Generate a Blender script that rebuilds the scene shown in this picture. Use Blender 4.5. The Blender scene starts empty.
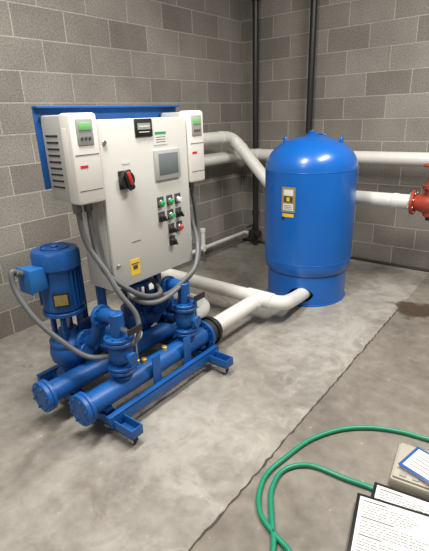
import bpy, bmesh, math, random
from mathutils import Vector, Matrix
V=Vector
random.seed(3)
# ---------------------------------------------------------------- materials
def mat(name,col,rough=.5,metal=0,noise=0,nscale=8,bump=0,bscale=60,coat=0,emit=None):
    m=bpy.data.materials.new(name);m.use_nodes=True;nt=m.node_tree;b=nt.nodes["Principled BSDF"]
    b.inputs["Base Color"].default_value=(*col,1);b.inputs["Roughness"].default_value=rough;b.inputs["Metallic"].default_value=metal
    if coat:b.inputs["Coat Weight"].default_value=coat;b.inputs["Coat Roughness"].default_value=.15
    tc=nt.nodes.new("ShaderNodeTexCoord")
    if noise:
        n=nt.nodes.new("ShaderNodeTexNoise");n.inputs["Scale"].default_value=nscale;n.inputs["Detail"].default_value=5
        r=nt.nodes.new("ShaderNodeMix");r.data_type='RGBA'
        r.inputs[6].default_value=(*[c*(1-noise) for c in col],1);r.inputs[7].default_value=(*[min(1,c*(1+noise)) for c in col],1)
        nt.links.new(tc.outputs["Object"],n.inputs["Vector"]);nt.links.new(n.outputs["Fac"],r.inputs[0]);nt.links.new(r.outputs[2],b.inputs["Base Color"])
    if bump:
        n2=nt.nodes.new("ShaderNodeTexNoise");n2.inputs["Scale"].default_value=bscale
        bp=nt.nodes.new("ShaderNodeBump");bp.inputs["Strength"].default_value=bump;bp.inputs["Distance"].default_value=.002
        nt.links.new(tc.outputs["Object"],n2.inputs["Vector"]);nt.links.new(n2.outputs["Fac"],bp.inputs["Height"]);nt.links.new(bp.outputs[0],b.inputs["Normal"])
    if emit:
        b.inputs["Emission Color"].default_value=(*col,1);b.inputs["Emission Strength"].default_value=emit
    return m
BLUE=mat("blue_tank_paint",(.004,.115,.46),.30,noise=.12,nscale=3,bump=.15,bscale=25,coat=.2)
PBLUE=mat("blue_machine_paint",(.007,.088,.32),.42,noise=.25,nscale=12,bump=.3,bscale=90)
LBLUE=mat("light_blue_paint",(.015,.14,.42),.45,noise=.1)
PANEL=mat("light_grey_enamel",(.56,.55,.52),.4,noise=.04,nscale=4)
WHITE=mat("white_plastic",(.70,.68,.635),.4,noise=.03)
DGREY=mat("grey_drive_plastic",(.32,.315,.30),.5,noise=.05)
LGREY=mat("screen_bezel_grey",(.38,.38,.365),.5,noise=.03)
CABLE=mat("grey_conduit_rubber",(.12,.125,.13),.45,noise=.1)
PIPEW=mat("white_pvc_jacket",(.70,.685,.64),.4,noise=.06,nscale=5,bump=.2,bscale=20)
BLACK=mat("black_plastic",(.014,.014,.015),.4,noise=.1)
BLKST=mat("black_steel_pipe",(.018,.018,.02),.38,noise=.2,nscale=10)
RUB=mat("black_rubber",(.02,.02,.02),.7,noise=.1)
STEEL=mat("zinc_steel",(.5,.5,.5),.35,1,noise=.1)
BRASS=mat("brass_plate",(.62,.45,.16),.35,.6,noise=.15,nscale=30)
RED=mat("red_valve_paint",(.34,.045,.022),.45,noise=.25,nscale=12)
REDP=mat("red_plastic",(.5,.03,.02),.35,noise=.05)
GREEN=mat("green_button",(.02,.35,.10),.3,noise=.05)
LCD=mat("green_lcd",(.16,.42,.16),.25,noise=.1,emit=.2)
SCREEN=mat("touch_screen",(.15,.175,.18),.15,noise=.1)
YEL=mat("yellow_sticker",(.75,.50,.04),.5,noise=.05)
PAPER=mat("paper",(.70,.685,.65),.6,noise=.03)
INK=mat("ink",(.05,.05,.055),.6,noise=.1)
HOSE=mat("green_rubber_hose",(.01,.24,.13),.35,noise=.15,nscale=25)
BEIGE=mat("beige_plastic",(.42,.385,.32),.5,noise=.06)
BLUEB=mat("blue_cover",(.02,.09,.33),.4,noise=.1)
PUMPLBL=mat("nameplate_gold",(.35,.27,.10),.4,.4,noise=.3,nscale=60)
# ---------------------------------------------------------------- builder
def basis(ax):
    ax=V(ax).normalized();t=V((0,0,1)) if abs(ax.z)<.9 else V((1,0,0))
    a=t.cross(ax).normalized();return a,ax.cross(a).normalized(),ax
class B:
    def __init__(s,name):s.name=name;s.bm=bmesh.new();s.mats=[];s.lay=s.bm.faces.layers.int.new("done")
    def fin(s,m):
        if m not in s.mats:s.mats.append(m)
        i=s.mats.index(m)
        for f in s.bm.faces:
            if f[s.lay]==0:f[s.lay]=1;f.material_index=i;f.smooth=True
        return s
    def box(s,lo,hi,m,bev=.004,rot=None,piv=None):
        r=bmesh.ops.create_cube(s.bm,size=1);vs=r['verts']
        for v in vs:v.co=V([(lo[i]+hi[i])/2+v.co[i]*(hi[i]-lo[i]) for i in range(3)])
        if bev:
            es=list({e for v in vs for e in v.link_edges})
            bmesh.ops.bevel(s.bm,geom=es,offset=bev,segments=2,profile=.5,affect='EDGES')
            vs=list({v for f in s.bm.faces if f[s.lay]==0 for v in f.verts})
        if rot is not None:
            piv=V(piv) if piv is not None else (V(lo)+V(hi))/2
            for v in vs:v.co=piv+rot@(v.co-piv)
        return s.fin(m)
    def lathe(s,o,ax,prof,m,n=32):
        a,b,c=basis(ax);o=V(o);rings=[]
        for r,z in prof:
            if r<1e-5:rings.append([s.bm.verts.new(o+c*z)])
            else:rings.append([s.bm.verts.new(o+c*z+(a*math.cos(2*math.pi*k/n)+b*math.sin(2*math.pi*k/n))*r) for k in range(n)])
        for A,Bq in zip(rings,rings[1:]):
            for k in range(n):
                k2=(k+1)%n
                if len(A)==1 and len(Bq)==1:continue
                if len(A)==1:s.bm.faces.new((A[0],Bq[k2],Bq[k]))
                elif len(Bq)==1:s.bm.faces.new((A[k],A[k2],Bq[0]))
                else:s.bm.faces.new((A[k],A[k2],Bq[k2],Bq[k]))
        return s.fin(m)
    def cyl(s,p,q,r,m,n=28,bev=None,r2=None):
        p=V(p);q=V(q);L=(q-p).length;r2=r if r2 is None else r2
        bev=min(.003,L*.2,r*.2) if bev is None else bev
        return s.lathe(p,q-p,[(0,0),(r-bev,0),(r,bev),(r2,L-bev),(r2-bev,L),(0,L)],m,n)
    def tube(s,pts,r,m,n=20,cap=True):
        pts=[V(p) for p in pts];T=[]
        for i in range(len(pts)):
            a=pts[max(0,i-1)];b=pts[min(len(pts)-1,i+1)];T.append((b-a).normalized())
        u,_,_=basis(T[0]);rings=[]
        for p,t in zip(pts,T):
            u=(u-t*u.dot(t)).normalized();w=t.cross(u)
            rings.append([s.bm.verts.new(p+(u*math.cos(2*math.pi*k/n)+w*math.sin(2*math.pi*k/n))*r) for k in range(n)])
        for A,Bq in zip(rings,rings[1:]):
            for k in range(n):s.bm.faces.new((A[k],A[(k+1)%n],Bq[(k+1)%n],Bq[k]))
        if cap:
            s.bm.faces.new(rings[0][::-1]);s.bm.faces.new(rings[-1])
        return s.fin(m)
    def torus(s,o,ax,R,r,m,n=36,k=10):
        a,b,c=basis(ax);o=V(o)
        P=[[s.bm.verts.new(o+(a*math.cos(t)+b*math.sin(t))*(R+r*math.cos(q))+c*r*math.sin(q)) for q in [2*math.pi*j/k for j in range(k)]] for t in [2*math.pi*i/n for i in range(n)]]
        for i in range(n):
            for j in range(k):s.bm.faces.new((P[i][j],P[(i+1)%n][j],P[(i+1)%n][(j+1)%k],P[i][(j+1)%k]))
        return s.fin(m)
    def flange(s,o,ax,r,th,m,bolts=8,bm_=None):
        o=V(o);a,b,c=basis(ax)
        s.cyl(o-c*th/2,o+c*th/2,r,m,32)
        for i in range(bolts):
            t=2*math.pi*(i+.5)/bolts;p=o+(a*math.cos(t)+b*math.sin(t))*r*.8
            s.cyl(p-c*(th/2+.008),p+c*(th/2+.008),.006,bm_ or m,6,0)
        return s
    def done(s,parent=None):
        bmesh.ops.recalc_face_normals(s.bm,faces=s.bm.faces)
        me=bpy.data.meshes.new(s.name);s.bm.to_mesh(me);s.bm.free()
        for m in s.mats:me.materials.append(m)
        me.set_sharp_from_angle(angle=math.radians(38))
        o=bpy.data.objects.new(s.name,me);bpy.context.collection.objects.link(o)
        if parent:o.parent=parent
        return o
def rpath(pts,rad,n=8):
    pts=[V(p) for p in pts];out=[pts[0]]
    for i in range(1,len(pts)-1):
        a,b,c=pts[i-1],pts[i],pts[i+1];d1=(a-b);d2=(c-b)
        r=min(rad,d1.length*.49,d2.length*.49)
        p=b+d1.normalized()*r;q=b+d2.normalized()*r
        for k in range(n+1):
            t=k/n;out.append(p*(1-t)**2+b*2*t*(1-t)+q*t*t)
    out.append(pts[-1]);return out
def crom(pts,n=10):
    pts=[V(p) for p in pts];P=[2*pts[0]-pts[1]]+pts+[2*pts[-1]-pts[-2]];out=[]
    for i in range(1,len(P)-2):
        for k in range(n):
            t=k/n;a,b,c,d=P[i-1:i+3]
            out.append(.5*((2*b)+(c-a)*t+(2*a-5*b+4*c-d)*t*t+(3*b-a-3*c+d)*t**3))
    out.append(pts[-1]);return out
def empty(name):
    o=bpy.data.objects.new(name,None);bpy.context.collection.objects.link(o);return o
# ---------------------------------------------------------------- room
XR,YF,H=4.8,-6.6,3.3
def node(nt,t,**k):
    n=nt.nodes.new(t)
    for a,v in k.items():setattr(n,a,v)
    return n
def mk_block():
    m=bpy.data.materials.new("concrete_block");m.use_nodes=True;nt=m.node_tree;L=nt.links.new;b=nt.nodes["Principled BSDF"]
    tc=node(nt,"ShaderNodeTexCoord");sx=node(nt,"ShaderNodeSeparateXYZ");cb=node(nt,"ShaderNodeCombineXYZ");ad=node(nt,"ShaderNodeMath")
    L(tc.outputs["Object"],sx.inputs[0]);L(sx.outputs[0],ad.inputs[0]);L(sx.outputs[1],ad.inputs[1]);L(ad.outputs[0],cb.inputs[0]);L(sx.outputs[2],cb.inputs[1])
    k=node(nt,"ShaderNodeTexBrick");L(cb.outputs[0],k.inputs[0])
    k.inputs["Scale"].default_value=1;k.inputs["Brick Width"].default_value=.4064;k.inputs["Row Height"].default_value=.2032
    k.inputs["Mortar Size"].default_value=.0055;k.inputs["Mortar Smooth"].default_value=.3;k.inputs["Bias"].default_value=0
    k.inputs["Color1"].default_value=(.185,.168,.148,1);k.inputs["Color2"].default_value=(.285,.262,.232,1);k.inputs["Mortar"].default_value=(.41,.385,.35,1)
    n=node(nt,"ShaderNodeTexNoise");n.inputs["Scale"].default_value=90;n.inputs["Detail"].default_value=4;L(tc.outputs["Object"],n.inputs["Vector"])
    n3=node(nt,"ShaderNodeTexNoise");n3.inputs["Scale"].default_value=2.2;n3.inputs["Detail"].default_value=6;L(tc.outputs["Object"],n3.inputs["Vector"])
    mx=node(nt,"ShaderNodeMix",data_type='RGBA',blend_type='MULTIPLY');mx.inputs[0].default_value=1
    r=node(nt,"ShaderNodeMapRange");r.inputs[1].default_value=.3;r.inputs[2].default_value=.7;r.inputs[3].default_value=.68;r.inputs[4].default_value=1.28;L(n.outputs["Fac"],r.inputs[0])
    L(k.outputs["Color"],mx.inputs[6]);L(r.outputs[0],mx.inputs[7])
    r3=node(nt,"ShaderNodeMapRange");r3.inputs[1].default_value=.3;r3.inputs[2].default_value=.7;r3.inputs[3].default_value=.82;r3.inputs[4].default_value=1.15;L(n3.outputs["Fac"],r3.inputs[0])
    m2=node(nt,"ShaderNodeMix",data_type='RGBA',blend_type='MULTIPLY');m2.inputs[0].default_value=1
    L(mx.outputs[2],m2.inputs[6]);L(r3.outputs[0],m2.inputs[7]);L(m2.outputs[2],b.inputs["Base Color"])
    b.inputs["Roughness"].default_value=.85
    bp=node(nt,"ShaderNodeBump");bp.inputs["Strength"].default_value=.7;bp.inputs["Distance"].default_value=.006;bp.invert=True
    L(k.outputs["Fac"],bp.inputs["Height"])
    b2=node(nt,"ShaderNodeBump");b2.inputs["Strength"].default_value=.35;b2.inputs["Distance"].default_value=.003;L(n.outputs["Fac"],b2.inputs["Height"]);L(bp.outputs[0],b2.inputs["Normal"]);L(b2.outputs[0],b.inputs["Normal"])
    return m
BLOCK=mk_block()
def mk_floor():
    m=bpy.data.materials.new("stained_concrete");m.use_nodes=True;nt=m.node_tree;L=nt.links.new;b=nt.nodes["Principled BSDF"]
    tc=node(nt,"ShaderNodeTexCoord");sx=node(nt,"ShaderNodeSeparateXYZ");L(tc.outputs["Object"],sx.inputs[0])
    def noise(sc,det,dist=0,rough=.6):
        n=node(nt,"ShaderNodeTexNoise");n.inputs["Scale"].default_value=sc;n.inputs["Detail"].default_value=det;n.inputs["Distortion"].default_value=dist;n.inputs["Roughness"].default_value=rough;L(tc.outputs["Object"],n.inputs["Vector"]);return n
    def ramp(src,stops):
        r=node(nt,"ShaderNodeValToRGB");L(src,r.inputs[0]);e=r.color_ramp.elements
        while len(e)<len(stops):e.new(.5)
        for x,(p,c) in zip(e,stops):x.position=p;x.color=(*c,1)
        return r
    n1=noise(1.3,8,.8,.62)
    base=ramp(n1.outputs["Fac"],[(.34,(.19,.172,.148)),(.47,(.275,.255,.222)),(.58,(.33,.308,.27)),(.72,(.40,.38,.34))])
    n2=noise(14,6)
    mu=node(nt,"ShaderNodeMix",data_type='RGBA',blend_type='MULTIPLY');mu.inputs[0].default_value=1
    r2=ramp(n2.outputs["Fac"],[(.3,(.78,.78,.78)),(.7,(1.14,1.14,1.14))]);L(base.outputs[0],mu.inputs[6]);L(r2.outputs[0],mu.inputs[7])
    st=node(nt,"ShaderNodeMath",operation='GREATER_THAN');L(sx.outputs[0],st.inputs[0]);st.inputs[1].default_value=2.21
    dk=node(nt,"ShaderNodeMix",data_type='RGBA',blend_type='MULTIPLY');L(st.outputs[0],dk.inputs[0]);L(mu.outputs[2],dk.inputs[6]);dk.inputs[7].default_value=(.72,.69,.66,1)
    n4=noise(2.6,7,1.2,.7);sm=ramp(n4.outputs["Fac"],[(.50,(0,0,0)),(.60,(1,1,1))])
    band=node(nt,"ShaderNodeMapRange");L(sx.outputs[0],band.inputs[0]);band.inputs[1].default_value=1.5;band.inputs[2].default_value=2.1;band.inputs[3].default_value=.12;band.inputs[4].default_value=.6
    lt=node(nt,"ShaderNodeMath",operation='LESS_THAN');L(sx.outputs[0],lt.inputs[0]);lt.inputs[1].default_value=2.2
    q=node(nt,"ShaderNodeMath",operation='MULTIPLY');L(band.outputs[0],q.inputs[0]);L(lt.outputs[0],q.inputs[1])
    q2=node(nt,"ShaderNodeMath",operation='MULTIPLY');L(q.outputs[0],q2.inputs[0]);L(sm.outputs[0],q2.inputs[1])
    pm=node(nt,"ShaderNodeMix",data_type='RGBA');L(q2.outputs[0],pm.inputs[0]);L(dk.outputs[2],pm.inputs[6]);pm.inputs[7].default_value=(.44,.42,.375,1)
    # crisp trowel / paint spatter flecks
    n6=noise(28,3,.5);fl=ramp(n6.outputs["Fac"],[(.70,(0,0,0)),(.73,(.5,.5,.5))])
    pf=node(nt,"ShaderNodeMix",data_type='RGBA');L(fl.outputs[0],pf.inputs[0]);L(pm.outputs[2],pf.inputs[6]);pf.inputs[7].default_value=(.52,.50,.46,1)
    n5=noise(3.4,5,2);rs=ramp(n5.outputs["Fac"],[(.57,(0,0,0)),(.69,(.6,.6,.6))])
    pr=node(nt,"ShaderNodeMix",data_type='RGBA');L(rs.outputs[0],pr.inputs[0]);L(pf.outputs[2],pr.inputs[6]);pr.inputs[7].default_value=(.19,.155,.11,1)
    ds=node(nt,"ShaderNodeVectorMath",operation='DISTANCE');ds.inputs[1].default_value=(2.33,-.97,0);L(tc.outputs["Object"],ds.inputs[0])
    nn=noise(7,3);sb=node(nt,"ShaderNodeMath",operation='MULTIPLY_ADD');L(nn.outputs["Fac"],sb.inputs[0]);sb.inputs[1].default_value=.3;L(ds.outputs["Value"],sb.inputs[2])
    dr=ramp(sb.outputs[0],[(.27,(.9,.9,.9)),(.34,(0,0,0))])
    pd=node(nt,"ShaderNodeMix",data_type='RGBA');L(dr.outputs[0],pd.inputs[0]);L(pr.outputs[2],pd.inputs[6]);pd.inputs[7].default_value=(.06,.035,.022,1)
    L(pd.outputs[2],b.inputs["Base Color"])
    rr=node(nt,"ShaderNodeMapRange");L(n1.outputs["Fac"],rr.inputs[0]);rr.inputs[1].default_value=.3;rr.inputs[2].default_value=.7;rr.inputs[3].default_value=.34;rr.inputs[4].default_value=.6;L(rr.outputs[0],b.inputs["Roughness"])
    bp=node(nt,"ShaderNodeBump");bp.inputs["Strength"].default_value=.25;bp.inputs["Distance"].default_value=.004;L(n2.outputs["Fac"],bp.inputs["Height"]);L(bp.outputs[0],b.inputs["Normal"])
    return m
FLOOR=mk_floor()
CEIL=mat("ceiling_paint",(.6,.59,.57),.8,noise=.05)
def slab(name,lo,hi,m):
    return B(name).box(lo,hi,m,0).done()
slab("floor",(-.2,YF-.2,-.15),(XR+.2,.2,0),FLOOR)
slab("wall_left",(-.2,YF,0),(0,0,H),BLOCK)
slab("wall_back",(-.2,0,0),(XR+.2,.2,H),BLOCK)
slab("wall_right",(XR,YF,0),(XR+.2,0,H),BLOCK)
slab("wall_front",(-.2,YF-.2,0),(XR+.2,YF,H),BLOCK)
slab("ceiling",(-.2,YF-.2,H),(XR+.2,.2,H+.15),CEIL)
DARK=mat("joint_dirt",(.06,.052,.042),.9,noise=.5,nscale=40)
j=B("trim_floor_joint");y=-6.5;prev=None
while y<-.9:
    w=.0025+random.random()*.0045;x=2.21+random.uniform(-.005,.005)
    vs=[j.bm.verts.new((x-w,y,.0012)),j.bm.verts.new((x+w,y,.0012))]
    if prev:j.bm.faces.new((prev[0],prev[1],vs[1],vs[0]))
    prev=vs;y+=.03
j.fin(DARK).done()
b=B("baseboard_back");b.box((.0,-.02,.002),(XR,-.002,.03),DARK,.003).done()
# ---------------------------------------------------------------- tank
TX,TY,TR=1.43,-1.10,.364
t=B("pressure_tank")
prof=[(0,1.325)]
for i in range(1,13):
    a=math.pi/2*i/12;prof.append((TR*math.sin(a)**.9,1.08+.245*math.cos(a)))
prof+=[(TR,1.07),(TR,.36)]
for i in range(1,9):
    a=math.pi/2*i/8;prof.append((TR-.042*(1-math.cos(a)),.36-.11*math.sin(a)))
prof+=[(.316,.235),(0,.21)]
t.lathe((TX,TY,0),(0,0,1),prof,BLUE,72)
t.torus((TX,TY,1.08),(0,0,1),TR-.0005,.003,BLUE,72,8)
t.torus((TX,TY,.36),(0,0,1),TR-.0005,.003,BLUE,72,8)
n=96;hd=math.atan2(-.31,.11);a0=.30;cols=[];zc=.10
for k in range(n):
    a=2*math.pi*k/n;da=(a-hd+math.pi)%(2*math.pi)-math.pi
    h=.062*math.sqrt(max(0,1-(da/a0)**2)) if abs(da)<a0 else 0
    cols.append(([[t.bm.verts.new((TX+rr*math.cos(a),TY+rr*math.sin(a),z)) for z in (0,zc-h-.001,zc+h+.001,.25)] for rr in (.332,.325)],abs(da)<a0))
for k in range(n):
    (A,ia),(C_,ib)=cols[k],cols[(k+1)%n]
    for s_ in (0,1):
        for r_ in (0,1,2):
            if r_==1 and (ia or ib):continue
            t.bm.faces.new((A[s_][r_],C_[s_][r_],C_[s_][r_+1],A[s_][r_+1]))
    if ia or ib:
        for r_ in (1,2):t.bm.faces.new((A[0][r_],C_[0][r_],C_[1][r_],A[1][r_]))
t.fin(BLUE)
t.lathe((TX,TY,0),(0,0,1),[(.332,.0),(.339,.002),(.339,.012),(.332,.014)],BLUE,72)
t.cyl((TX,TY,1.315),(TX,TY,1.342),.05,BLUE);t.cyl((TX,TY,1.342),(TX,TY,1.362),.026,BLUE);t.cyl((TX,TY,1.362),(TX,TY,1.372),.012,STEEL,14)
for sx_,sy_ in((-.17,-.13),(.22,.06),(-.02,.2)):
    d=V((sx_,sy_,0)).length;z=1.08+.245*math.sqrt(max(0,1-(d/TR)**2))-.01
    dd=V((-sy_,sx_,0)).normalized()*.036
    t.tube(rpath([V((TX+sx_,TY+sy_,z))-dd,V((TX+sx_,TY+sy_,z+.055))-dd,V((TX+sx_,TY+sy_,z+.055))+dd,V((TX+sx_,TY+sy_,z))+dd],.02,5),.009,BLUE,10)
def on_tank(ang,z,w,h,m,r0=TR+.0005,th=.003):
    k=8;ws=[ang-w/2/TR+w/TR*i/k for i in range(k+1)]
    g=[[t.bm.verts.new((TX+rr*math.cos(a),TY+rr*math.sin(a),zz)) for a in ws] for rr,zz in((r0+th,z-h/2),(r0+th,z+h/2),(r0-.001,z+h/2),(r0-.001,z-h/2))]
    for q_ in range(4):
        A=g[q_];C_=g[(q_+1)%4]
        for i in range(k):t.bm.faces.new((A[i],A[i+1],C_[i+1],C_[i]))
    t.fin(m)
la=math.radians(-89.5);r1=TR+.004
on_tank(la,.88,.115,.19,BRASS);on_tank(la,.935,.08,.045,PAPER,r1,.001);on_tank(la,.885,.07,.045,INK,r1,.001);on_tank(la,.885,.025,.03,YEL,r1+.0012,.001);on_tank(la,.825,.085,.05,PAPER,r1,.001)
for q_ in range(3):on_tank(la,.838-.013*q_,.065,.003,INK,r1+.0012,.001)
on_tank(la,.760,.095,.025,YEL)
on_tank(la-.12,.735,.02,.02,BLACK)
t.done()
# ---------------------------------------------------------------- insulated pipes
def pipe(name,pts,r,rad=.12,bands=(),m=PIPEW):
    b=B(name);b.tube(rpath(pts,rad),r,m,28)
    for p,ax in bands:b.cyl(V(p)-V(ax)*.022,V(p)+V(ax)*.022,r+.004,m,28)
    return b
pa=pipe("white_water_pipe",[(.30,-1.82,.19),(.30,-1.82,1.29),(.30,-.61,1.29),(.81,-.61,.78),(2.105,-.61,.78)],.060,.13,
 [((.30,-.80,1.29),(0,1,0)),((.42,-.61,1.17),V((1,0,-1)).normalized()),((1.98,-.61,.78),(1,0,0))])
pa.tube(rpath([(.30,-1.82,.24),(.30,-1.82,.19),(1.60,-1.82,.185),(1.555,-1.55,.12),(1.54,-1.30,.10)],.13),.055,PIPEW,28)
pa.tube([(1.41,-2.40,.19),(1.41,-1.80,.19)],.056,PIPEW,28)
pa.cyl((1.30,-1.82,.188),(1.52,-1.82,.187),.062,PIPEW)
pa.cyl((1.41,-1.93,.19),(1.41,-1.82,.19),.062,PIPEW)
pa.done()
pb=pipe("white_water_pipe",[(1.17,-2.40,.19),(1.17,-2.16,.19),(.20,-2.16,.19),(.20,-2.16,1.08),(.20,-.20,1.08),(4.0,-.20,1.08)],.060,.13,
 [((.20,-.36,1.08),(0,1,0)),((.36,-.2,1.08),(1,0,0)),((2.3,-.2,1.08),(1,0,0))])
pb.done()
for x in (1.3,2.9):
    b=B("pipe_bracket");b.box((x-.02,-.20,.995),(x+.02,-.001,1.018),BLKST,.002);b.box((x-.03,-.012,.92),(x+.03,-.001,1.05),BLKST,.002);b.done()
tp=B("thin_white_pipe")
tp.tube(rpath([(.12,-1.75,.15),(.12,-.13,.15),(.20,-.13,.15)],.05),.021,PIPEW,16)
tp.tube([(.12,-.93,.15),(.12,-.93,.33)],.024,PIPEW,16);tp.cyl((.12,-.93,.33),(.12,-.93,.37),.031,PIPEW)
tp.cyl((.12,-.93,.12),(.12,-.93,.19),.030,PIPEW)
for y in(-1.6,-.93,-.35):tp.box((.105,y-.008,0),(.135,y+.008,.135),STEEL,.001)
tp.done()
for i,x in enumerate((.255,.905)):
    b=B("black_pipe")
    b.cyl((x,-.10,0),(x,-.10,H),.032,BLKST,24)
    for z in(.4,2.6):b.cyl((x,-.10,z-.03),(x,-.10,z+.03),.04,BLKST,24)
    for z in(.9,2.75):b.box((x-.05,-.10,z-.012),(x+.05,-.001,z+.012),BLKST,.002)
    if i==0:
        b.cyl((x-.05,-.13,.15),(x+.08,-.13,.15),.045,BLKST);b.box((x-.04,-.20,.10),(x+.04,-.12,.20),BLKST,.01)
        b.cyl((x,-.16,.2),(x,-.16,.26),.012,BLKST);b.box((x-.015,-.28,.255),(x+.015,-.14,.267),BLKST,.003)
    b.done()
# ---------------------------------------------------------------- red valve
g=B("red_gate_valve");vx,vy,vz=2.255,-.61,.78
for x in(vx-.135,vx+.135):g.flange((x,vy,vz),(1,0,0),.10,.024,RED,8,STEEL)
g.lathe((vx-.13,vy,vz),(1,0,0),[(.06,0),(.065,.03),(.08,.08),(.088,.13),(.08,.18),(.065,.23),(.06,.26)],RED,32)
g.cyl((vx,vy,vz-.10),(vx,vy,vz),.055,RED);g.cyl((vx,vy,vz-.135),(vx,vy,vz-.1),.03,BLKST)
g.cyl((vx,vy,vz+.05),(vx,vy,vz+.13),.06,RED);g.flange((vx,vy,vz+.135),(0,0,1),.08,.03,RED,8,STEEL)
g.lathe((vx,vy,vz+.15),(0,0,1),[(.06,0),(.035,.05),(.028,.06),(.0,.06)],RED,24)
for s_ in(-1,1):g.box((vx+s_*.04-.008,vy-.012,vz+.15),(vx+s_*.04+.008,vy+.012,vz+.26),RED,.003)
g.cyl((vx,vy,vz+.26),(vx,vy,vz+.29),.05,RED);g.cyl((vx,vy,vz+.2),(vx,vy,vz+.40),.009,STEEL,16)
g.torus((vx,vy,vz+.30),(0,0,1),.085,.01,RED)
for k in range(4):
    a=k*math.pi/2+.4;g.cyl((vx,vy,vz+.30),(vx+.085*math.cos(a),vy+.085*math.sin(a),vz+.30),.008,RED,10)
g.tube([(vx+.15,vy,vz),(4.1,vy,vz)],.06,PIPEW,28)
g.box((2.85,vy-.02,0),(2.89,vy+.02,vz-.055),BLKST,.003)
g.done()
# ---------------------------------------------------------------- skid
sk=empty("booster_pump_skid")
fr=B("base_frame")
for y in(-3.31,-2.56):
    fr.box((.84,y-.035,.062),(1.66,y+.035,.070),PBLUE,.002);fr.box((.84,y-.035,.062),(1.66,y-.028,.115),PBLUE,.002);fr.box((.84,y+.028,.062),(1.66,y+.035,.115),PBLUE,.002)
    fr.box((1.655,y-.035,.062),(1.662,y+.035,.115),PBLUE,.002)
for x in(.90,1.28,1.53):
    fr.box((x-.004,-3.36,.075),(x+.004,-2.50,.135),PBLUE,.002);fr.box((x-.035,-3.36,.128),(x+.004,-2.50,.135),PBLUE,.002)
for y in(-3.31,-2.56):
    for x in(.90,1.61):
        fr.box((x-.03,y-.03,.054),(x+.03,y+.03,.062),STEEL,.002)
        for s_ in(-1,1):fr.box((x-.025,y+s_*.017-.002,.018),(x+.03,y+s_*.017+.002,.056),STEEL,.001)
        fr.cyl((x+.005,y-.012,.027),(x+.005,y+.012,.027),.027,RUB,24);fr.cyl((x+.005,y-.022,.027),(x+.005,y+.022,.027),.006,STEEL,10)
for y in(-3.02,-2.58):
    fr.box((1.09,y-.02,.12),(1.13,y+.02,1.50),PBLUE,.004)
    fr.box((.90,y-.02,.12),(.93,y+.02,.8),PBLUE,.004)
fr.box((1.09,-3.02,.60),(1.13,-2.58,.64),PBLUE,.004)
for y in(-3.0,-2.75):
    fr.box((1.49,y-.03,.10),(1.497,y+.03,.30),PBLUE,.002)
fr.done(sk)
mf=B("manifolds")
for x in(1.42,1.17):
    y0=-3.44 if x>1.3 else -3.49
    mf.cyl((x,y0,.19),(x,-2.5,.19),.057,PBLUE,32,.001)
    mf.cyl((x,y0-.012,.19),(x,y0+.012,.19),.082,PBLUE,36);mf.cyl((x,y0+.014,.19),(x,y0+.034,.19),.082,PBLUE,36)
    for k in range(8):
        a=2*math.pi*(k+.5)/8;mf.cyl((x+.066*math.cos(a),y0-.022,.19+.066*math.sin(a)),(x+.066*math.cos(a),y0+.044,.19+.066*math.sin(a)),.006,PBLUE,6,0)
    mf.torus((x,y0-.012,.19),(0,1,0),.045,.003,PBLUE)
    mf.flange((x,-2.51,.19),(0,1,0),.092,.02,PBLUE)
    mf.cyl((x,-2.497,.19),(x,-2.455,.19),.082,RUB,32);mf.flange((x,-2.442,.19),(0,1,0),.096,.024,BLKST)
    mf.cyl((x,-2.43,.19),(x,-2.40,.19),.074,BLKST,32)
    for y in(-3.31,-2.56):mf.box((x-.04,y-.02,.116),(x+.04,y+.02,.145),PBLUE,.003)
    for y in(-3.02,-2.86):mf.cyl((x,y,.24),(x,y,.268),.016,BRASS,12)
mf.done(sk)
for i,yp in enumerate((-3.17,-2.67)):
    v=B("discharge_valve_assembly")
    x=1.42
    v.cyl((x,yp,.22),(x,yp,.60),.036,PBLUE,28)
    v.cyl((x,yp,.235),(x,yp,.255),.05,PBLUE)
    v.flange((x,yp,.285),(0,0,1),.075,.018,PBLUE);v.flange((x,yp,.307),(0,0,1),.075,.018,PBLUE)
    v.lathe((x,yp,.315),(0,0,1),[(.036,0),(.058,.03),(.062,.06),(.058,.09),(.036,.12)],PBLUE,28)
    v.cyl((x,yp,.375),(x+.085,yp,.375),.022,PBLUE);v.cyl((x+.085,yp,.375),(x+.10,yp,.375),.032,PBLUE)
    v.flange((x,yp,.445),(0,0,1),.075,.018,PBLUE);v.flange((x,yp,.467),(0,0,1),.075,.018,PBLUE)
    v.cyl((x+.03,yp,.52),(x+.09,yp,.52),.012,STEEL,14);v.box((x+.085,yp-.012,.50),(x+.095,yp+.08,.535),BLKST,.003)
    v.tube(rpath([(x,yp,.50),(x,yp,.57),(1.30,yp,.57),(1.22,yp,.38),(1.10,yp,.34)],.06),.036,PBLUE,24)
    v.flange((1.14,yp,.352),(1,0,.25),.07,.03,PBLUE)
    v.flange((1.30,yp,.55),(1,0,.1),.062,.024,PBLUE)
    v.cyl((x-.02,yp+.12,.25),(x-.02,yp+.12,.40),.008,STEEL,12);v.cyl((x-.03,yp+.12,.43),(x+.01,yp+.12,.43),.034,BLKST);v.cyl((x+.01,yp+.12,.43),(x+.012,yp+.12,.43),.028,PAPER)
    v.cyl((x-.02,yp+.12,.24),(x-.02,yp+.12,.27),.014,BRASS,12)
    v.cyl((1.17,yp+.13,.22),(1.17,yp+.13,.36),.034,PBLUE);v.flange((1.17,yp+.13,.29),(0,0,1),.07,.03,PBLUE)
    v.box((1.16,yp+.10,.315),(1.28,yp+.12,.325),BLKST,.003)
    v.tube(rpath([(1.17,yp+.13,.30),(1.17,yp+.13,.40),(1.02,yp+.13,.40),(1.02,yp,.36)],.05),.034,PBLUE,24)
    v.done(sk)
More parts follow.
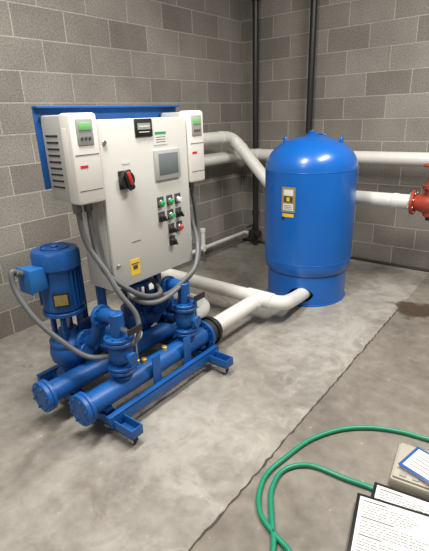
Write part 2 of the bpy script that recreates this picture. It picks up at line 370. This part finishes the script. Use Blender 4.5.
# ---------------------------------------------------------------- pumps
for i,yp in enumerate((-3.21,-2.70)):
    P=B("vertical_water_pump");x=1.03
    P.cyl((x,yp,.136),(x,yp,.16),.10,PBLUE)
    P.cyl((x,yp,.16),(x,yp,.24),.055,PBLUE,28,.002,.075)
    P.lathe((x,yp,.22),(0,0,1),[(0,0),(.08,0),(.108,.03),(.115,.07),(.108,.11),(.09,.13),(0,.13)],PBLUE,40)
    P.cyl((x+.02,yp,.285),(x+.16,yp,.33),.04,PBLUE);P.flange((x,yp,.355),(0,0,1),.108,.022,PBLUE,10)
    P.lathe((x,yp,.365),(0,0,1),[(.09,0),(.06,.03),(.052,.05),(.05,.06),(0,.06)],PBLUE,32)
    for k in range(4):
        a=math.pi/4+k*math.pi/2;ca,sa=math.cos(a),math.sin(a)
        P.box((x+.07*ca-.012,yp+.07*sa-.012,.37),(x+.07*ca+.012,yp+.07*sa+.012,.54),PBLUE,.003)
    P.cyl((x,yp,.40),(x,yp,.54),.022,STEEL)
    P.flange((x,yp,.54),(0,0,1),.112,.022,PBLUE,4)
    P.lathe((x,yp,.55),(0,0,1),[(0,0),(.095,0),(.103,.01),(.103,.24),(.095,.25),(0,.25)],PBLUE,40)
    for k in range(28):
        a=2*math.pi*k/28
        R3=Matrix.Rotation(a,3,'Z')
        if abs(((a-math.radians(-90)+math.pi)%(2*math.pi))-math.pi)<.45:continue
        if abs(((a-math.radians(-35)+math.pi)%(2*math.pi))-math.pi)<.42:continue
        P.box((x+.098,yp-.002,.575),(x+.116,yp+.002,.775),PBLUE,0,R3,(x,yp,.6))
    P.lathe((x,yp,.79),(0,0,1),[(.10,0),(.122,.002),(.122,.075),(.112,.092),(.06,.10),(0,.10)],PBLUE,40)
    P.torus((x,yp,.893),(0,0,1),.07,.003,PBLUE);P.torus((x,yp,.891),(0,0,1),.045,.003,PBLUE);P.cyl((x,yp,.885),(x,yp,.90),.02,PBLUE)
    P.box((x-.055,yp-.185,.70),(x+.055,yp-.095,.82),LBLUE,.008);P.box((x-.06,yp-.192,.695),(x+.06,yp-.182,.825),LBLUE,.004)
    P.cyl((x,yp-.192,.80),(x,yp-.225,.815),.018,CABLE)
    Rn=Matrix.Rotation(math.radians(-35),3,'Z')
    P.box((x+.095,yp-.04,.60),(x+.118,yp+.04,.67),BLACK,.002,Rn,(x,yp,.6));P.box((x+.1175,yp-.033,.607),(x+.120,yp+.033,.663),PUMPLBL,0,Rn,(x,yp,.6))
    P.done()
# ---------------------------------------------------------------- control panel
cp=empty("pump_control_panel")
c=B("enclosure");FX=1.35
c.box((1.14,-3.10,.67),(FX-.022,-2.49,1.50),PANEL,.004)
c.box((FX-.020,-3.095,.675),(FX,-2.495,1.495),PANEL,.006)
c.box((FX-.024,-3.09,.68),(FX-.018,-2.50,1.49),BLACK,0)
c.done(cp)
d=B("mounting_plate");d.box((1.13,-3.265,1.20),(1.14,-2.34,1.565),PBLUE,.002);d.box((1.13,-3.265,1.555),(1.17,-2.34,1.565),PBLUE,.002);d.done(cp)
c=B("door_controls")
def plate(y,z,w,h,m,x=FX,th=.006,bev=.002):c.box((x-.001,y-w/2,z-h/2),(x+th,y+w/2,z+h/2),m,bev)
plate(-2.815,1.455,.115,.085,BLACK);plate(-2.815,1.462,.085,.03,DGREY,FX+.004,.004,0);plate(-2.815,1.462,.07,.006,PAPER,FX+.0045,.004,0);plate(-2.815,1.435,.07,.004,PAPER,FX+.003,.004,0)
plate(-2.70,1.405,.10,.075,PAPER,FX,.002,0);plate(-2.70,1.425,.08,.012,GREEN,FX+.001,.002,0)
for k in range(3):plate(-2.70,1.405-.012*k,.07,.003,INK,FX+.001,.0015,0)
plate(-2.665,1.265,.185,.155,LGREY,FX,.014,.004);plate(-2.665,1.268,.145,.11,SCREEN,FX+.010,.006,.001)
c.box((FX,-3.005,1.175),(FX+.006,-2.925,1.265),BLACK,.003);c.cyl((FX,-2.965,1.22),(FX+.03,-2.965,1.22),.042,BLACK)
c.box((FX+.03,-2.974,1.195),(FX+.05,-2.956,1.262),REDP,.005,Matrix.Rotation(.3,3,'X'),(FX+.04,-2.965,1.22))
c.box((FX+.028,-2.985,1.17),(FX+.042,-2.945,1.27),BLACK,.008,Matrix.Rotation(.3,3,'X'),(FX+.035,-2.965,1.22))
def btn(y,z,m,r=.014,kind=0):
    c.box((FX,y-.024,z-.022),(FX+.003,y+.024,z+.034),INK,.001)
    c.cyl((FX,y,z),(FX+.012,y,z),.019,BLACK if kind else STEEL,20);c.cyl((FX+.012,y,z),(FX+.026,y,z),r,m,20)
    if kind:c.box((FX+.014,y-.005,z-.018),(FX+.036,y+.005,z+.018),m,.002,Matrix.Rotation(.6,3,'X'))
btn(-2.735,1.065,GREEN);btn(-2.665,1.065,GREEN);btn(-2.60,1.065,PAPER)
btn(-2.735,.985,BLACK,.015,1);btn(-2.665,.985,GREEN);btn(-2.60,.985,BLACK,.015,1)
btn(-2.665,.905,BLACK,.015,1);btn(-2.60,.905,REDP)
btn(-2.665,.835,BLACK,.017,1)
plate(-2.955,.765,.065,.085,YEL,FX,.002,0);plate(-2.955,.785,.05,.006,INK,FX+.001,.002,0);plate(-2.955,.765,.03,.022,INK,FX+.001,.002,0)
for z in(1.40,.80):c.cyl((FX,-3.065,z),(FX+.008,-3.065,z),.011,STEEL,16)
for z in(1.38,1.08,.78):c.cyl((FX-.012,-2.488,z-.03),(FX-.012,-2.488,z+.03),.007,STEEL,12)
plate(-2.93,.90,.06,.003,INK,FX,.0015,0);plate(-2.95,1.30,.05,.012,PAPER,FX,.0015,0)
c.done(cp)
def vfd(y0,y1):
    b=B("variable_speed_drive");z0,z1=1.14,1.53
    b.box((1.142,y0+.004,z0+.01),(1.29,y1-.004,z1-.006),LGREY,.008)
    b.box((1.285,y0,z0),(1.362,y1,z1),WHITE,.014)
    b.box((1.30,y0-.002,z0+.05),(1.335,y0+.004,z1-.06),WHITE,.002)
    for k in range(9):b.box((1.17,y0+.001,z0+.07+.028*k),(1.26,y0+.006,z0+.078+.028*k),BLACK,.001)
    yc=(y0+y1)/2
    b.box((1.360,yc-.042,1.395),(1.366,yc+.042,1.505),DGREY,.004);b.box((1.365,yc-.032,1.458),(1.369,yc+.032,1.490),LCD,.001)
    for dy in(-.02,0,.02):b.cyl((1.366,yc+dy,1.425),(1.370,yc+dy,1.425),.007,INK,14)
    b.box((1.36,y0+.012,1.355),(1.3635,y1-.012,1.358),INK,0);b.box((1.36,yc-.045,1.30),(1.3635,yc-.005,1.312),REDP,0)
    b.box((1.36,y0+.012,1.20),(1.3635,y1-.012,1.203),INK,0)
    b.cyl((1.27,yc+.03,1.09),(1.27,yc+.03,1.145),.022,CABLE);b.cyl((1.27,yc-.03,1.09),(1.27,yc-.03,1.145),.022,CABLE)
    b.done(cp)
vfd(-3.245,-3.10+.003);vfd(-2.487,-2.355)
# ---------------------------------------------------------------- conduits
cd=B("flexible_conduit")
cd.tube(crom([(1.27,-3.20,1.12),(1.285,-3.19,.95),(1.36,-3.15,.80),(1.42,-3.13,.69),(1.48,-3.09,.57),(1.50,-3.12,.46),(1.42,-3.20,.385),(1.30,-3.28,.365),(1.20,-3.363,.468),(1.12,-3.43,.595),(1.05,-3.46,.73),(1.03,-3.455,.82),(1.03,-3.42,.815)]),.0135,CABLE,14)
cd.tube(crom([(1.27,-3.14,1.12),(1.285,-3.145,.95),(1.33,-3.14,.80),(1.39,-3.05,.68),(1.40,-2.93,.60),(1.36,-2.80,.57),(1.25,-2.75,.60),(1.20,-2.80,.67)]),.0135,CABLE,14)
cd.tube(crom([(1.27,-2.39,1.12),(1.29,-2.38,.95),(1.32,-2.40,.78),(1.40,-2.52,.66),(1.42,-2.70,.585),(1.42,-2.88,.555),(1.38,-3.0,.60),(1.30,-3.0,.67)]),.0135,CABLE,14)
cd.tube(crom([(1.27,-2.45,1.12),(1.29,-2.44,.95),(1.36,-2.46,.80),(1.42,-2.55,.68),(1.43,-2.66,.62),(1.36,-2.76,.54),(1.22,-2.84,.52),(1.08,-2.92,.62),(1.03,-2.93,.80),(1.03,-2.91,.815)]),.0135,CABLE,14)
cd.done()
# ---------------------------------------------------------------- hose
hp=[(3.3,-2.30),(3.0,-2.42),(2.769,-2.463),(2.642,-2.486),(2.515,-2.542),(2.399,-2.643),(2.312,-2.794),(2.272,-2.968),(2.255,-3.10),(2.285,-3.211),(2.345,-3.29),(2.433,-3.332),(2.51,-3.36),(2.57,-3.42),(2.58,-3.50),(2.53,-3.53),(2.49,-3.47),(2.45,-3.37),(2.375,-3.262),(2.312,-3.15),(2.305,-3.03),(2.385,-2.942),(2.538,-2.922),(2.66,-2.905),(2.78,-2.93),(2.95,-3.0),(3.3,-3.05)]
B("green_garden_hose").tube(crom([(a,b_,.0115) for (a,b_) in hp],10),.0112,HOSE,14).done()
# ---------------------------------------------------------------- papers (lying on the hose and floor)
def framed(name,cx,cy,z,w,h,ang,lines):
    b=B(name);R3=Matrix.Rotation(ang,3,'Z');pv=(cx,cy,z)
    b.box((cx,cy-h,z),(cx+w,cy,z+.010),BLACK,.002,R3,pv)
    b.box((cx+.013,cy-h+.016,z+.009),(cx+w-.016,cy-.014,z+.0108),PAPER,0,R3,pv)
    yy=cy-.030
    for k in range(lines):
        x0=cx+.028
        if k%6==0:
            b.box((x0,yy-.003,z+.0102),(x0+random.uniform(.25,.4)*w,yy+.001,z+.0114),INK,0,R3,pv);yy-.0
        else:
            end=x0+random.uniform(.55,.82)*w
            while x0<end:
                l_=random.uniform(.008,.026);b.box((x0,yy-.0016,z+.0102),(min(x0+l_,end),yy+.0006,z+.0114),INK,0,R3,pv);x0+=l_+.005
        yy-=.0125 if k%6 else .017
    return b.done()
framed("framed_document",2.652,-2.885,.0235,.30,.38,.16,25)
framed("framed_document",2.618,-2.992,.0350,.30,.40,.23,27)
k=B("document_case")
R3=Matrix.Rotation(.12,3,'Z');pv=(2.70,-2.86,0)
k.box((2.70,-2.85,.0),(2.98,-2.61,.055),BEIGE,.012,R3,pv);k.box((2.71,-2.84,.055),(2.97,-2.62,.064),BEIGE,.003,R3,pv)
for q_ in range(4):k.box((2.735+q_*.05,-2.83,.063),(2.76+q_*.05,-2.805,.069),DGREY,.002,R3,pv)
k.done()
k=B("booklet");R3=Matrix.Rotation(-.25,3,'Z');pv=(2.73,-2.7,0)
k.box((2.735,-2.78,.0692),(2.96,-2.63,.080),PAPER,.001,R3,pv);k.box((2.732,-2.785,.080),(2.965,-2.625,.083),BLUEB,.001,R3,pv);k.box((2.745,-2.772,.0825),(2.952,-2.638,.084),PAPER,0,R3,pv)
for q_ in range(5):k.box((2.765,-2.66-.022*q_,.0835),(2.90,-2.657-.022*q_,.0845),INK,0,R3,pv)
k.done()
# ---------------------------------------------------------------- lights
TUBE=mat("lamp_diffuser",(1,.96,.9),.5,emit=3)
for (lx,ly,e) in((1.7,-3.4,95),(3.0,-1.8,105),(2.0,-5.6,45)):
    b=B("ceiling_light");b.box((lx-.09,ly-.62,H-.09),(lx+.09,ly+.62,H-.04),PANEL,.004);b.box((lx-.07,ly-.6,H-.10),(lx+.07,ly+.6,H-.088),TUBE,.004);b.box((lx-.02,ly-.4,H-.042),(lx+.02,ly+.4,H-.0),STEEL,0);bo=b.done()
    l=bpy.data.lights.new("ceiling_light_lamp",'AREA');l.shape='RECTANGLE';l.size=.4;l.size_y=1.2;l.energy=e;l.color=(1,.97,.92)
    lo=bpy.data.objects.new("lamp",l);lo.location=(lx,ly,H-.11);lo.parent=bo;bpy.context.collection.objects.link(lo)
w=bpy.data.worlds.new("world");w.use_nodes=True;w.node_tree.nodes["Background"].inputs[0].default_value=(.9,.95,1,1);w.node_tree.nodes["Background"].inputs[1].default_value=.3
bpy.context.scene.world=w
# ---------------------------------------------------------------- camera
cam=bpy.data.cameras.new("camera");co=bpy.data.objects.new("camera",cam);bpy.context.collection.objects.link(co)
cam.sensor_fit='VERTICAL';cam.sensor_height=24;cam.lens=430/551*24;cam.clip_start=.02
p=math.radians(20.4);roll=math.radians(2.0);th=math.radians(38.7)
F=V((-math.sin(th),math.cos(th),0));R=V((math.cos(th),math.sin(th),0));Z=V((0,0,1))
fw=F*math.cos(p)-Z*math.sin(p);up=Z*math.cos(p)+F*math.sin(p)
rt=R*math.cos(roll)-up*math.sin(roll);u2=up*math.cos(roll)+R*math.sin(roll)
M=Matrix((rt,u2,-fw)).transposed().to_4x4();M.translation=V((3.017,-4.371,1.5));co.matrix_world=M
bpy.context.scene.camera=co
vs=bpy.context.scene.view_settings
vs.view_transform='Standard';vs.exposure=0
